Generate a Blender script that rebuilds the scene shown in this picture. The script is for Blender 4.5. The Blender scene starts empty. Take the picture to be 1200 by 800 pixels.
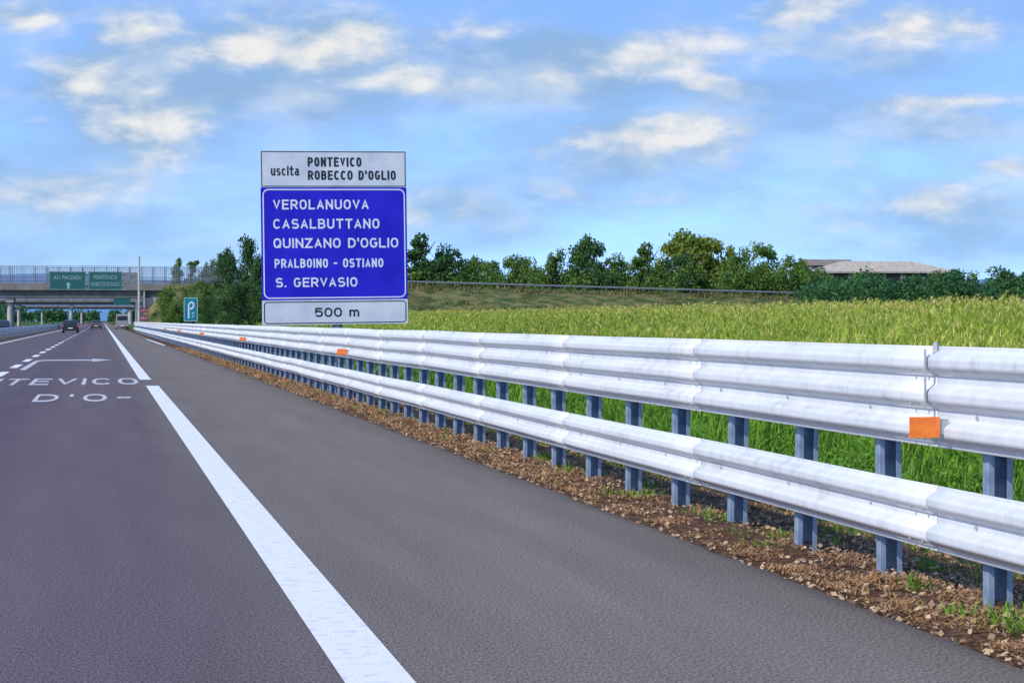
import bpy, math, random
import numpy as np
from mathutils import Vector, noise as mnoise
random.seed(7); np.random.seed(7)
RNG=np.random.default_rng(11)
F=2340.0; H=1.35; TH=math.atan(480/F); C=math.cos(TH); S=math.sin(TH)
scene=bpy.context.scene
scene.view_settings.view_transform='Standard'
try: scene.view_settings.look='None'
except Exception: pass
scene.view_settings.exposure=0
COL=scene.collection
# ---- placing helpers: measured bearings -> metres on site
def at(px,d):
    X=(px-120)*C*d/F; return X,(d-X*S)/C
def zat(py,d): return H+(376-py)*d/F
def xaty(px,Y): 
    q=px-120; return q*C*C*Y/(F-q*C*S)

# ------------------------------------------------------------ materials
def newmat(name):
    m=bpy.data.materials.new(name); m.use_nodes=True
    nt=m.node_tree; b=nt.nodes['Principled BSDF']; return m,nt,b
def mat(name,c1,c2=None,scale=5,rough=.7,metal=0,bump=0,bscale=None,stretch=(1,1,1),lo=.35,hi=.65,detail=5,spec=.5):
    m,nt,b=newmat(name)
    b.inputs['Roughness'].default_value=rough; b.inputs['Metallic'].default_value=metal
    b.inputs['Specular IOR Level'].default_value=spec
    b.inputs['Base Color'].default_value=(*c1,1)
    if c2 is not None or bump:
        tc=nt.nodes.new('ShaderNodeTexCoord'); mp=nt.nodes.new('ShaderNodeMapping')
        mp.inputs['Scale'].default_value=stretch
        nt.links.new(tc.outputs['Object'],mp.inputs[0])
        n=nt.nodes.new('ShaderNodeTexNoise'); n.inputs['Scale'].default_value=scale; n.inputs['Detail'].default_value=detail
        nt.links.new(mp.outputs[0],n.inputs['Vector'])
        if c2 is not None:
            r=nt.nodes.new('ShaderNodeValToRGB'); r.color_ramp.elements[0].position=lo; r.color_ramp.elements[1].position=hi
            r.color_ramp.elements[0].color=(*c1,1); r.color_ramp.elements[1].color=(*c2,1)
            nt.links.new(n.outputs['Fac'],r.inputs[0]); nt.links.new(r.outputs[0],b.inputs['Base Color'])
        if bump:
            n2=nt.nodes.new('ShaderNodeTexNoise'); n2.inputs['Scale'].default_value=bscale or scale*3; n2.inputs['Detail'].default_value=4
            nt.links.new(mp.outputs[0],n2.inputs['Vector'])
            bp=nt.nodes.new('ShaderNodeBump'); bp.inputs['Strength'].default_value=bump; bp.inputs['Distance'].default_value=.02
            nt.links.new(n2.outputs['Fac'],bp.inputs['Height']); nt.links.new(bp.outputs[0],b.inputs['Normal'])
    return m
def leafmat(name,dark,light,scale=.5,trans=.3,objrand=.25):
    m,nt,b=newmat(name)
    L=nt.links.new
    g=nt.nodes.new('ShaderNodeNewGeometry'); tc=nt.nodes.new('ShaderNodeTexCoord')
    n=nt.nodes.new('ShaderNodeTexNoise'); n.inputs['Scale'].default_value=scale; n.inputs['Detail'].default_value=3
    L(tc.outputs['Object'],n.inputs['Vector'])
    a=nt.nodes.new('ShaderNodeMath'); a.operation='MULTIPLY_ADD'; L(g.outputs['Random Per Island'],a.inputs[0]); a.inputs[1].default_value=.5; 
    a2=nt.nodes.new('ShaderNodeMath'); a2.operation='MULTIPLY_ADD'; L(n.outputs['Fac'],a2.inputs[0]); a2.inputs[1].default_value=1.6; a2.inputs[2].default_value=-.55
    L(a2.outputs[0],a.inputs[2])
    oi=nt.nodes.new('ShaderNodeObjectInfo'); a3=nt.nodes.new('ShaderNodeMath'); a3.operation='MULTIPLY_ADD'; L(oi.outputs['Random'],a3.inputs[0]); a3.inputs[1].default_value=objrand; L(a.outputs[0],a3.inputs[2]); a3.use_clamp=True
    r=nt.nodes.new('ShaderNodeMix'); r.data_type='RGBA'; L(a3.outputs[0],r.inputs[0]); r.inputs[6].default_value=(*dark,1); r.inputs[7].default_value=(*light,1)
    L(r.outputs[2],b.inputs['Base Color']); b.inputs['Roughness'].default_value=.65; b.inputs['Specular IOR Level'].default_value=.15
    t=nt.nodes.new('ShaderNodeBsdfTranslucent'); L(r.outputs[2],t.inputs[0])
    mx=nt.nodes.new('ShaderNodeMixShader'); mx.inputs[0].default_value=trans
    L(b.outputs[0],mx.inputs[1]); L(t.outputs[0],mx.inputs[2]); L(mx.outputs[0],nt.nodes['Material Output'].inputs[0])
    return m

def asphalt():
    m,nt,b=newmat('asphalt'); L=nt.links.new; N=nt.nodes.new
    tc=N('ShaderNodeTexCoord'); sx=N('ShaderNodeSeparateXYZ'); L(tc.outputs['Object'],sx.inputs[0])
    wn=N('ShaderNodeTexNoise'); wn.inputs['Scale'].default_value=.6; L(tc.outputs['Object'],wn.inputs['Vector'])
    ad=N('ShaderNodeMath'); ad.operation='MULTIPLY_ADD'; L(wn.outputs['Fac'],ad.inputs[0]); ad.inputs[1].default_value=.25; L(sx.outputs['X'],ad.inputs[2])
    mr=N('ShaderNodeMapRange'); L(ad.outputs[0],mr.inputs[0]); mr.inputs[1].default_value=-2.6; mr.inputs[2].default_value=3.75
    cr=N('ShaderNodeValToRGB'); e=cr.color_ramp.elements
    e[0].position=0; e[0].color=(.104,.082,.096,1); e[1].position=1; e[1].color=(.045,.036,.032,1)
    for p,c in ((.22,(.088,.068,.083)),(.35,(.110,.088,.098)),(.5,(.105,.085,.090)),(.62,(.142,.121,.108)),(.8,(.156,.134,.117)),(.90,(.150,.129,.112)),(.965,(.125,.106,.092))):
        q=e.new(p); q.color=(*c,1)
    L(mr.outputs[0],cr.inputs[0])
    mp=N('ShaderNodeMapping'); mp.inputs['Scale'].default_value=(1,.45,1); L(tc.outputs['Object'],mp.inputs[0])
    n1=N('ShaderNodeTexNoise'); n1.inputs['Scale'].default_value=85; n1.inputs['Detail'].default_value=4; n1.inputs['Roughness'].default_value=.8; L(mp.outputs[0],n1.inputs['Vector'])
    r1=N('ShaderNodeMapRange'); L(n1.outputs['Fac'],r1.inputs[0]); r1.inputs[1].default_value=.34; r1.inputs[2].default_value=.66; r1.inputs[3].default_value=.25; r1.inputs[4].default_value=1.8
    mp2=N('ShaderNodeMapping'); mp2.inputs['Scale'].default_value=(1,.08,1); L(tc.outputs['Object'],mp2.inputs[0])
    n2=N('ShaderNodeTexNoise'); n2.inputs['Scale'].default_value=3; n2.inputs['Detail'].default_value=7; L(mp2.outputs[0],n2.inputs['Vector'])
    r2=N('ShaderNodeMapRange'); L(n2.outputs['Fac'],r2.inputs[0]); r2.inputs[1].default_value=.3; r2.inputs[2].default_value=.7; r2.inputs[3].default_value=.91; r2.inputs[4].default_value=1.09
    mu=N('ShaderNodeMath'); mu.operation='MULTIPLY'; L(r1.outputs[0],mu.inputs[0]); L(r2.outputs[0],mu.inputs[1])
    vm=N('ShaderNodeVectorMath'); vm.operation='SCALE'; L(cr.outputs[0],vm.inputs[0]); L(mu.outputs[0],vm.inputs['Scale'])
    L(vm.outputs[0],b.inputs['Base Color']); b.inputs['Roughness'].default_value=.9; b.inputs['Specular IOR Level'].default_value=.12
    bp=N('ShaderNodeBump'); bp.inputs['Strength'].default_value=.45; bp.inputs['Distance'].default_value=.004
    n3=N('ShaderNodeTexNoise'); n3.inputs['Scale'].default_value=130; L(tc.outputs['Object'],n3.inputs['Vector']); L(n3.outputs['Fac'],bp.inputs['Height']); L(bp.outputs[0],b.inputs['Normal'])
    return m
M_ASPH=asphalt()
M_PAINT=mat('road_paint',(.50,.50,.52),(.70,.70,.71),scale=12,rough=.6,bump=.3,bscale=90,lo=.25,hi=.48,detail=8)
M_PAINTW=mat('worn_road_paint',(.20,.19,.21),(.54,.53,.55),scale=12,rough=.6,bump=.3,bscale=90,lo=.34,hi=.54,detail=8)
M_YEL=mat('edge_paint',(.55,.50,.38),(.75,.70,.55),scale=6,rough=.6)

def groundmat():
    m,nt,b=newmat('grassy_ground'); L=nt.links.new; N=nt.nodes.new
    tc=N('ShaderNodeTexCoord'); sx=N('ShaderNodeSeparateXYZ'); L(tc.outputs['Object'],sx.inputs[0])
    n=N('ShaderNodeTexNoise'); n.inputs['Scale'].default_value=1.6; n.inputs['Detail'].default_value=6; L(tc.outputs['Object'],n.inputs['Vector'])
    ad=N('ShaderNodeMath'); ad.operation='MULTIPLY_ADD'; L(n.outputs['Fac'],ad.inputs[0]); ad.inputs[1].default_value=1.2; L(sx.outputs['X'],ad.inputs[2])
    def rng(a,bb):
        r=N('ShaderNodeMapRange'); L(ad.outputs[0],r.inputs[0]); r.inputs[1].default_value=a; r.inputs[2].default_value=bb; return r
    n2=N('ShaderNodeTexNoise'); n2.inputs['Scale'].default_value=24; n2.inputs['Detail'].default_value=6; L(tc.outputs['Object'],n2.inputs['Vector'])
    br=N('ShaderNodeValToRGB'); L(n2.outputs['Fac'],br.inputs[0]); br.color_ramp.elements[0].position=.35; br.color_ramp.elements[1].position=.68
    br.color_ramp.elements[0].color=(.022,.013,.010,1); br.color_ramp.elements[1].color=(.17,.09,.045,1)
    gr=N('ShaderNodeValToRGB'); L(n2.outputs['Fac'],gr.inputs[0]); gr.color_ramp.elements[0].position=.35; gr.color_ramp.elements[1].position=.7
    gr.color_ramp.elements[0].color=(.018,.045,.01,1); gr.color_ramp.elements[1].color=(.09,.16,.03,1)
    mx=N('ShaderNodeMix'); mx.data_type='RGBA'; r=rng(5.3,6.2); L(r.outputs[0],mx.inputs[0]); L(br.outputs[0],mx.inputs[6]); L(gr.outputs[0],mx.inputs[7])
    mx2=N('ShaderNodeMix'); mx2.data_type='RGBA'; r=rng(-12,-11); L(r.outputs[0],mx2.inputs[0]); L(gr.outputs[0],mx2.inputs[6]); L(mx.outputs[2],mx2.inputs[7])
    L(mx2.outputs[2],b.inputs['Base Color']); b.inputs['Roughness'].default_value=.9; b.inputs['Specular IOR Level'].default_value=.1
    bp=N('ShaderNodeBump'); bp.inputs['Strength'].default_value=.8; bp.inputs['Distance'].default_value=.03; L(n2.outputs['Fac'],bp.inputs['Height']); L(bp.outputs[0],b.inputs['Normal'])
    return m
M_GROUND=groundmat()
M_BANK=mat('bank_grass',(.035,.07,.02),(.16,.14,.05),scale=.45,rough=.9,bump=.8,bscale=2,spec=.1,detail=8,lo=.38,hi=.62)

def railmat():
    m,nt,b=newmat('galvanised_rail'); L=nt.links.new; N=nt.nodes.new
    tc=N('ShaderNodeTexCoord')
    mp=N('ShaderNodeMapping'); mp.inputs['Scale'].default_value=(1,1,.3); L(tc.outputs['Object'],mp.inputs[0])
    n=N('ShaderNodeTexNoise'); n.inputs['Scale'].default_value=9; n.inputs['Detail'].default_value=6; n.inputs['Roughness'].default_value=.6; L(mp.outputs[0],n.inputs['Vector'])
    mp2=N('ShaderNodeMapping'); mp2.inputs['Scale'].default_value=(1,.25,3); L(tc.outputs['Object'],mp2.inputs[0])
    n2=N('ShaderNodeTexNoise'); n2.inputs['Scale'].default_value=3; n2.inputs['Detail'].default_value=5; L(mp2.outputs[0],n2.inputs['Vector'])
    mu=N('ShaderNodeMath'); mu.operation='ADD'; L(n.outputs['Fac'],mu.inputs[0]); L(n2.outputs['Fac'],mu.inputs[1])
    r=N('ShaderNodeValToRGB')
    mr=N('ShaderNodeMapRange'); L(mu.outputs[0],mr.inputs[0]); mr.inputs[1].default_value=.6; mr.inputs[2].default_value=1.25; L(mr.outputs[0],r.inputs[0])
    e=r.color_ramp.elements; e[0].color=(.38,.39,.41,1); e[1].color=(.62,.64,.66,1); q=e.new(.42); q.color=(.54,.56,.58,1)
    L(r.outputs[0],b.inputs['Base Color']); b.inputs['Metallic'].default_value=.08; b.inputs['Roughness'].default_value=.55
    return m
M_RAIL=railmat()
M_POST=mat('post_steel',(.15,.21,.30),(.29,.36,.45),scale=7,rough=.5,metal=.1)
M_RUST=mat('bolt_steel',(.34,.35,.37),(.46,.46,.47),scale=40,rough=.5,metal=.3)
M_ORANGE=mat('reflector_orange',(.85,.17,.02),(.95,.25,.03),scale=20,rough=.35)
M_SW=mat('sign_white',(.50,.54,.60),(.62,.65,.69),scale=1.5,rough=.45)
M_SB=mat('sign_blue',(.012,.008,.42),(.022,.016,.54),scale=1.2,rough=.4,spec=.3)
M_TW=mat('letter_white',(.62,.66,.74),(.72,.74,.79),scale=4,rough=.5)
M_TK=mat('letter_black',(.012,.012,.018),(.02,.02,.03),scale=4,rough=.5)
M_SG=mat('sign_green',(.010,.085,.080),(.015,.11,.10),scale=2,rough=.5)
M_TG=mat('letter_pale_green',(.28,.40,.38),(.34,.46,.43),scale=4,rough=.5)
M_TEAL=mat('sign_teal',(.0,.17,.20),(.0,.21,.25),scale=3,rough=.5)
M_RED=mat('sign_red',(.22,.03,.05),(.28,.04,.06),scale=3,rough=.5)
M_STEEL=mat('painted_steel',(.16,.165,.175),(.25,.255,.26),scale=4,rough=.5,metal=.3)
M_CONC=mat('bridge_concrete',(.15,.135,.12),(.24,.22,.19),scale=.6,rough=.85,bump=.3,bscale=6)
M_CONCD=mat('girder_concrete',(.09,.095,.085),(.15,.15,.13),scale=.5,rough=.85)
M_PIER=mat('pier_concrete',(.32,.32,.30),(.44,.43,.41),scale=.5,rough=.85)
M_BARK=mat('bark',(.035,.025,.018),(.10,.075,.05),scale=6,rough=.9,stretch=(1,1,.3))
M_ROOF=mat('barn_roof',(.33,.28,.21),(.46,.40,.31),scale=.4,rough=.8,stretch=(6,1,1))
M_WALL=mat('barn_wall',(.10,.10,.10),(.18,.18,.17),scale=.5,rough=.8)
M_HILL=mat('hazy_hill',(.12,.23,.40),(.14,.26,.44),scale=.0008,rough=1,spec=0)  # blue aerial haze is put into the base colour
M_LG=leafmat('leaf_mid_green',(.026,.080,.018),(.15,.25,.045))
M_LD=leafmat('leaf_dark_green',(.014,.055,.024),(.075,.16,.04))
M_LY=leafmat('leaf_yellow_green',(.06,.12,.014),(.27,.32,.05))
M_HEDGE=leafmat('hedge_leaf',(.014,.070,.028),(.06,.155,.048),scale=.15)
M_GRASS=leafmat('grass_blade',(.03,.10,.010),(.20,.38,.035),scale=.9)
M_STRAW=leafmat('dry_straw',(.12,.055,.025),(.56,.33,.155),scale=3.5,trans=.15)
M_CORN=leafmat('maize_leaf',(.11,.22,.018),(.42,.50,.07),scale=.10,trans=.4)
M_TASSEL=leafmat('maize_tassel',(.50,.46,.09),(.80,.66,.22),scale=.12,trans=.3)
M_BUSHG=leafmat('bank_herb',(.04,.085,.022),(.27,.22,.085),scale=.25,trans=.2)

# ------------------------------------------------------------ mesh helpers
def np_mesh(name,V,Fq,mi=None,smooth=False):
    V=np.asarray(V,dtype=np.float32); Fq=np.asarray(Fq,dtype=np.int32); k=Fq.shape[1]
    me=bpy.data.meshes.new(name); me.vertices.add(len(V)); me.vertices.foreach_set('co',V.ravel())
    me.loops.add(Fq.size); me.loops.foreach_set('vertex_index',Fq.ravel())
    me.polygons.add(len(Fq)); me.polygons.foreach_set('loop_start',np.arange(0,Fq.size,k,dtype=np.int32))
    if mi is not None: me.polygons.foreach_set('material_index',np.asarray(mi,dtype=np.int32))
    me.update(calc_edges=True); me.validate()
    if smooth: me.polygons.foreach_set('use_smooth',[True]*len(me.polygons))
    return me
def obj(name,me,mats=(),parent=None,loc=None,label=None,cat=None,kind=None,group=None):
    o=bpy.data.objects.new(name,me); COL.objects.link(o)
    if me is not None:
        for m in mats:
            if m.name not in [x.name for x in me.materials if x]: me.materials.append(m)
    if parent is not None: o.parent=parent
    if loc is not None: o.location=loc
    if label: o['label']=label
    if cat: o['category']=cat
    if kind: o['kind']=kind
    if group: o['group']=group
    return o
def empty(name,loc,label,cat,group=None,rz=0):
    e=obj(name,None,loc=loc,label=label,cat=cat,group=group); e.rotation_euler=(0,0,rz); e.empty_display_size=.3; return e
class MB:
    def __init__(s): s.v=[]; s.f=[]
    def box(s,x0,x1,y0,y1,z0,z1):
        b=len(s.v); s.v+=[(x0,y0,z0),(x1,y0,z0),(x1,y1,z0),(x0,y1,z0),(x0,y0,z1),(x1,y0,z1),(x1,y1,z1),(x0,y1,z1)]
        s.f+=[tuple(b+i for i in q) for q in ((0,3,2,1),(4,5,6,7),(0,1,5,4),(1,2,6,5),(2,3,7,6),(3,0,4,7))]; return s
    def poly(s,pts):
        b=len(s.v); s.v+=list(pts); s.f.append(tuple(range(b,b+len(pts)))); return s
    def tube(s,p0,p1,r0,r1,n=8,cap=True):
        p0=Vector(p0);p1=Vector(p1); d=(p1-p0).normalized(); a=d.orthogonal().normalized(); c=d.cross(a); b=len(s.v)
        for p,r in ((p0,r0),(p1,r1)):
            for i in range(n):
                t=2*math.pi*i/n; s.v.append(tuple(p+a*math.cos(t)*r+c*math.sin(t)*r))
        for i in range(n): s.f.append((b+i,b+(i+1)%n,b+n+(i+1)%n,b+n+i))
        if cap: s.f.append(tuple(b+i for i in range(n))[::-1]); s.f.append(tuple(b+n+i for i in range(n)))
        return s
    def mesh(s,name,smooth=False):
        me=bpy.data.meshes.new(name); me.from_pydata(s.v,[],s.f); me.update()
        if smooth:
            for p in me.polygons: p.use_smooth=True
        return me

# ------------------------------------------------------------ terrain
def sst(a,b,x): 
    t=np.clip((x-a)/(b-a),0,1); return t*t*(3-2*t)
def terrain(X,Y):
    X=np.asarray(X,float);Y=np.asarray(Y,float)
    zf=-.62+.002*np.clip(Y,-50,200)+.62*sst(12,44,X)
    zf=zf*(1-sst(300,900,X))
    ditch=-.85
    z=np.where(X<4.7,-.02,0)
    z=np.where(X>=4.7,-.02+(ditch+.02)*sst(4.7,6.6,X),z)
    z=z+np.where(X>6.6,(zf-ditch)*sst(7.0,11.8,X),0)
    z=np.where(X<-22,-.02-.5*sst(22,26,-X),z)
    return z
def grid_coords():
    xs=list(np.arange(-30,3.2,2))+list(np.arange(3.3,14,.35))+list(np.arange(14,60,3))+list(np.arange(60,400,20))
    xs=[-30000,-8000,-2000,-600,-200,-80]+xs+[500,900,2000,8000,30000]
    ys=[-3000,-400,-60]+list(np.arange(-20,130,2))+list(np.arange(130,420,10))+[450,500,600,700,900,1200,2000,5000,12000,30000]
    return np.array(sorted(xs)),np.array(sorted(ys))
xs,ys=grid_coords(); XX,YY=np.meshgrid(xs,ys); ZZ=terrain(XX,YY)
nearm=(XX>3.6)&(XX<14)&(YY<130)
ZZ=ZZ+np.where(nearm,RNG.normal(0,.02,XX.shape),0)
V=np.stack([XX.ravel(),YY.ravel(),ZZ.ravel()],1); nx=len(xs)
I,J=np.meshgrid(np.arange(len(ys)-1),np.arange(nx-1),indexing='ij'); a=(I*nx+J).ravel()
obj('ground',np_mesh('ground',V,np.stack([a,a+1,a+1+nx,a+nx],1),smooth=True),[M_GROUND],kind='structure')

# roads
def strip(name,x0,x1,y0,y1,z,m,ny=60,jag=0):
    Y=np.linspace(0,1,ny)**2.5*(y1-y0)+y0; v=[];f=[]
    if jag: Y=np.concatenate([np.arange(-30,70,.12),np.linspace(70,1,1),np.linspace(72,2500,200)]); Y=np.unique(Y)
    for i,y in enumerate(Y):
        j=(.035*mnoise.noise(Vector((y*2.1,0,0)))+.03*mnoise.noise(Vector((y*7,0,5)))+.03*mnoise.noise(Vector((y*.6,0,9)))) if jag and y<75 else 0
        v+=[(x0,y,z),(x1+j,y,z)]
        if i: b=2*i; f.append((b-2,b-1,b+1,b))
    me=bpy.data.meshes.new(name); me.from_pydata(v,[],f); me.update(); return obj(name,me,[m],kind='structure')
strip('road',-6.75,3.51,-30,2500,.0,M_ASPH,jag=1)
strip('opposite_road',-21,-10.2,-30,2500,.0,M_ASPH)
# markings
def quads_marking(name,quads,m,z=.005):
    v=[];f=[]
    for q in quads:
        b=len(v); v+=[(x,y,z) for x,y in q]; f.append(tuple(range(b,b+len(q))))
    me=bpy.data.meshes.new(name); me.from_pydata(v,[],f); me.update(); return obj(name,me,[m],kind='structure')
def rq(x0,x1,y0,y1): return [(x0,y0),(x1,y0),(x1,y1),(x0,y1)]
quads_marking('edge_line_marking',[rq(.885,1.145,-30,42.2),rq(.835,1.10,46.6,900)],M_PAINT)
q=[]
y=50.0
while y<130: q.append(rq(-2.62,-2.40,y,y+4.5)); y+=9
while y<420: q.append(rq(-2.60,-2.44,y,y+4.5)); y+=12
quads_marking('lane_line_marking',q,M_PAINT)
quads_marking('median_line_marking',[rq(-6.05,-5.82,-30,900)],M_YEL)
quads_marking('opposite_line_marking',[rq(-10.9,-10.7,-30,900),rq(-17.6,-17.4,-30,900)],M_PAINT)
quads_marking('gore_marking',[[(3.28,112),(3.44,112),(3.30,150),(3.14,150)]],M_PAINT)
quads_marking('turn_arrow_marking',[rq(-2.24,-2.07,56.5,68.5),[(-2.24,68.504),(-2.07,68.504),(-1.85,69.4),(-1.85,71.2),(-2.1,70.4)],rq(-1.846,-.35,69.4,71.2),[(-.346,67.8),(.33,70.3),(-.346,72.8)]],M_PAINTW)

# text helper
def text_np(body,bold=.02,spacing=1.0):
    cu=bpy.data.curves.new('t','FONT'); cu.body=body; cu.offset=bold; cu.resolution_u=3; cu.space_character=spacing
    o=bpy.data.objects.new('t',cu); COL.objects.link(o); bpy.context.view_layer.update()
    me=bpy.data.meshes.new_from_object(o.evaluated_get(bpy.context.evaluated_depsgraph_get()))
    v=np.array([p.co[:] for p in me.vertices]); f=[tuple(p.vertices) for p in me.polygons]
    bpy.data.objects.remove(o); bpy.data.curves.remove(cu); bpy.data.meshes.remove(me)
    v[:,0]-=v[:,0].min(); v[:,0]/=v[:,0].max(); v[:,1]-=v[:,1].min(); v[:,1]/=v[:,1].max()
    return v,f
def text_mesh(body,fn,bold=.02,spacing=1.0):
    v,f=text_np(body,bold,spacing); me=bpy.data.meshes.new('lettering'); me.from_pydata([fn(p[0],p[1]) for p in v],[],f); me.update(); return me

# ---- constructed road-sign alphabet: strokes with mitred joins
def sarc(cx,cy,rx,ry,a0,a1,n=14,e=.82):
    o=[]
    for i in range(n+1):
        a=math.radians(a0+(a1-a0)*i/n); c,s=math.cos(a),math.sin(a)
        o.append((cx+rx*math.copysign(abs(c)**e,c),cy+ry*math.copysign(abs(s)**e,s)))
    return o
def bowl(w,y0,y1):
    rx=min(w*.62,(y1-y0)*.5); r=(y1-y0)/2
    return [(0,y1)]+sarc(w-rx,(y0+y1)/2,rx,r,90,-90,10,.9)+[(0,y0)]
def glyph(ch,w):
    """centre-line strokes, unit height, width w ; returns (width, [(pts,closed)])"""
    h=.5; O=(sarc(w/2,.5,w/2,.5,0,360,24)[:-1],True); X=.72
    G={'A':[([(0,0),(w*.5,1),(w,0)],0),([(w*.17,.30),(w*.83,.30)],0)],
    'B':[([(0,0),(0,1)],0),(bowl(w*.93,.53,1),0),(bowl(w,0,.53),0)],
    'C':[(sarc(w/2,.5,w/2,.5,38,322),0)],'D':[([(0,0),(0,1)],0),(bowl(w,0,1),0)],
    'E':[([(w*.9,1),(0,1),(0,0),(w*.9,0)],0),([(0,.52),(w*.8,.52)],0)],
    'G':[(sarc(w/2,.5,w/2,.5,40,335)+[(w,.46),(w*.58,.46)],0)],
    'L':[([(0,1),(0,0),(w*.85,0)],0)],'N':[([(0,0),(0,1)],0),([(0,.98),(w,.02)],0),([(w,0),(w,1)],0)],
    'O':[O],'0':[O],'P':[([(0,0),(0,1)],0),(bowl(w,.43,1),0)],'Q':[O,([(w*.58,.26),(w*1.04,-.04)],0)],
    'R':[([(0,0),(0,1)],0),(bowl(w,.45,1),0),([(w*.5,.45),(w,0)],0)],
    'S':[(sarc(w/2,.745,w*.47,.255,25,265,10)+sarc(w/2,.255,w*.5,.265,85,-155,10),0)],
    'T':[([(0,1),(w,1)],0),([(w/2,1),(w/2,0)],0)],'U':[([(0,1)]+sarc(w/2,.36,w/2,.36,180,360,12)+[(w,1)],0)],
    'V':[([(0,1),(w*.5,0),(w,1)],0)],'Z':[([(0,1),(w*.95,1),(0,0),(w,0)],0)],
    '5':[([(w*.9,1),(w*.1,1),(w*.03,.52)]+sarc(w/2,.33,w/2,.33,125,-150,14),0)],
    'u':[([(0,X)]+sarc(w*.4,.27,w*.4,.27,180,360,10)+[(w*.8,X)],0),([(w*.8,.3),(w*.8,0)],0)],
    's':[(sarc(w*.38,.54,w*.34,.18,25,265,8)+sarc(w*.38,.18,w*.38,.18,85,-155,8),0)],
    'c':[(sarc(w*.4,.36,w*.4,.36,42,318,12),0)],
    't':[([(w*.26,1),(w*.26,.12),(w*.36,0),(w*.66,0)],0),([(-w*.05,X),(w*.66,X)],0)],
    'a':[(sarc(w*.38,.21,w*.38,.21,0,360,18)[:-1],True),([(w*.04,.66),(w*.3,.72),(w*.6,.70),(w*.76,.56),(w*.76,0)],0)],
    'm':[([(0,0),(0,X)],0),([(0,.45)]+sarc(w*.32,.45,w*.32,.27,180,0,8)+[(w*.64,0)],0),([(w*.64,.45)]+sarc(w*.96,.45,w*.32,.27,180,0,8)+[(w*1.28,0)],0)]}
    if ch in G: 
        wd={'E':.9,'L':.85,'u':.8,'s':.76,'c':.8,'t':.66,'a':.76,'m':1.28}.get(ch,1.0)*w
        return wd,G[ch]
    if ch=='I': return 0,[([(0,0),(0,1)],0)]
    if ch=='i': return 0,[([(0,0),(0,X)],0),([(0,.96),(0,1.0)],0)]
    if ch=="'": return 0,[([(0,.78),(0,1)],0)]
    if ch=='-': return w*.5,[([(0,.48),(w*.5,.48)],0)]
    if ch=='.': return 0,[([(0,0),(0,.02)],0)]
    if ch==' ': return w*.42,[]
def sign_text(body,bw,bh,t=.17,gap=.13):
    """mesh verts in metres, lower-left origin, fitted to bw x bh by glyph width"""
    unit=sum(glyph(c,1.0)[0] for c in body); n=len(body)
    Wt=bw/bh; w=(Wt-n*t-(n-1)*gap)/unit
    V=[];Fc=[];x=t/2
    sc=(1-t)
    for c in body:
        gw,st=glyph(c,w)
        for k,(pts,closed) in enumerate(st):
            P=[np.array((x+p[0],t/2+p[1]*sc)) for p in pts]
            Q=[P[0]]
            for p in P[1:]:
                if np.linalg.norm(p-Q[-1])>1e-4: Q.append(p)
            P=Q; m=len(P); b=len(V)
            if not closed:
                d0=(P[0]-P[1]);d0/=np.linalg.norm(d0); d1=(P[-1]-P[-2]); d1/=np.linalg.norm(d1)
                ext=t/2 
                if c in 'sc': pass
                elif c in 'AV':
                    if m==3: P[0]=P[0]+d0*ext*.5; P[-1]=P[-1]+d1*ext*.5
                elif c in "ITN.iEZLDPRBm-t'SCG": 
                    if not (c in 'DPRB' and m==2 and k==2): P[0]=P[0]+d0*(ext if m==2 or c in 'EZLt' else 0)
                    if c not in 'SCGDPRB' or m==2: P[-1]=P[-1]+d1*ext
                elif c in 'Uu': P[0]=P[0]+d0*(ext if m>2 else 0); P[-1]=P[-1]+d1*ext
                elif c=='a': P[-1]=P[-1]+d1*ext
                elif c=='5': P[0]=P[0]+d0*ext
            for i in range(m):
                if closed: a=P[i]-P[i-1]; e=P[(i+1)%m]-P[i]
                else: a=P[i]-P[i-1] if i else P[1]-P[0]; e=P[i+1]-P[i] if i<m-1 else P[-1]-P[-2]
                a=a/np.linalg.norm(a); e=e/np.linalg.norm(e)
                na=np.array((-a[1],a[0])); ne=np.array((-e[1],e[0])); mm=na+ne; L_=np.linalg.norm(mm)
                mm=mm/L_ if L_>1e-3 else na
                q=(t/2)/max(np.dot(mm,na),.42)
                yo=-.0006*k
                V.append((P[i][0]+mm[0]*q,yo,P[i][1]+mm[1]*q)); V.append((P[i][0]-mm[0]*q,yo,P[i][1]-mm[1]*q))
                if i: Fc.append((b+2*i-2,b+2*i-1,b+2*i+1,b+2*i))
            if closed: Fc.append((b+2*m-2,b+2*m-1,b+1,b))
        x+=gw+t+gap
    return [(v[0]*bh,v[1],min(max(v[2],0),1.03)*bh) for v in V],Fc
def road_text(body,x0,x1,y0,y1,vh,t=.2,gap=.2):
    V,Fc=sign_text(body,x1-x0,vh,t,gap); me=bpy.data.meshes.new('road_lettering'); me.from_pydata([(x0+v[0],y0+v[2]*(y1-y0)/vh,.005-v[1]*.6) for v in V],[],Fc); me.update()
    obj('road_lettering_marking',me,[M_PAINTW],kind='structure')
road_text('PONTEVICO',-3.80,.78,43.2,47.9,.52,.165,.24)
road_text("D'O-",(42-120)/89*1.3225,(153-120)/89*1.3225,34.2,37.6,.38,.18,.46)

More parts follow.
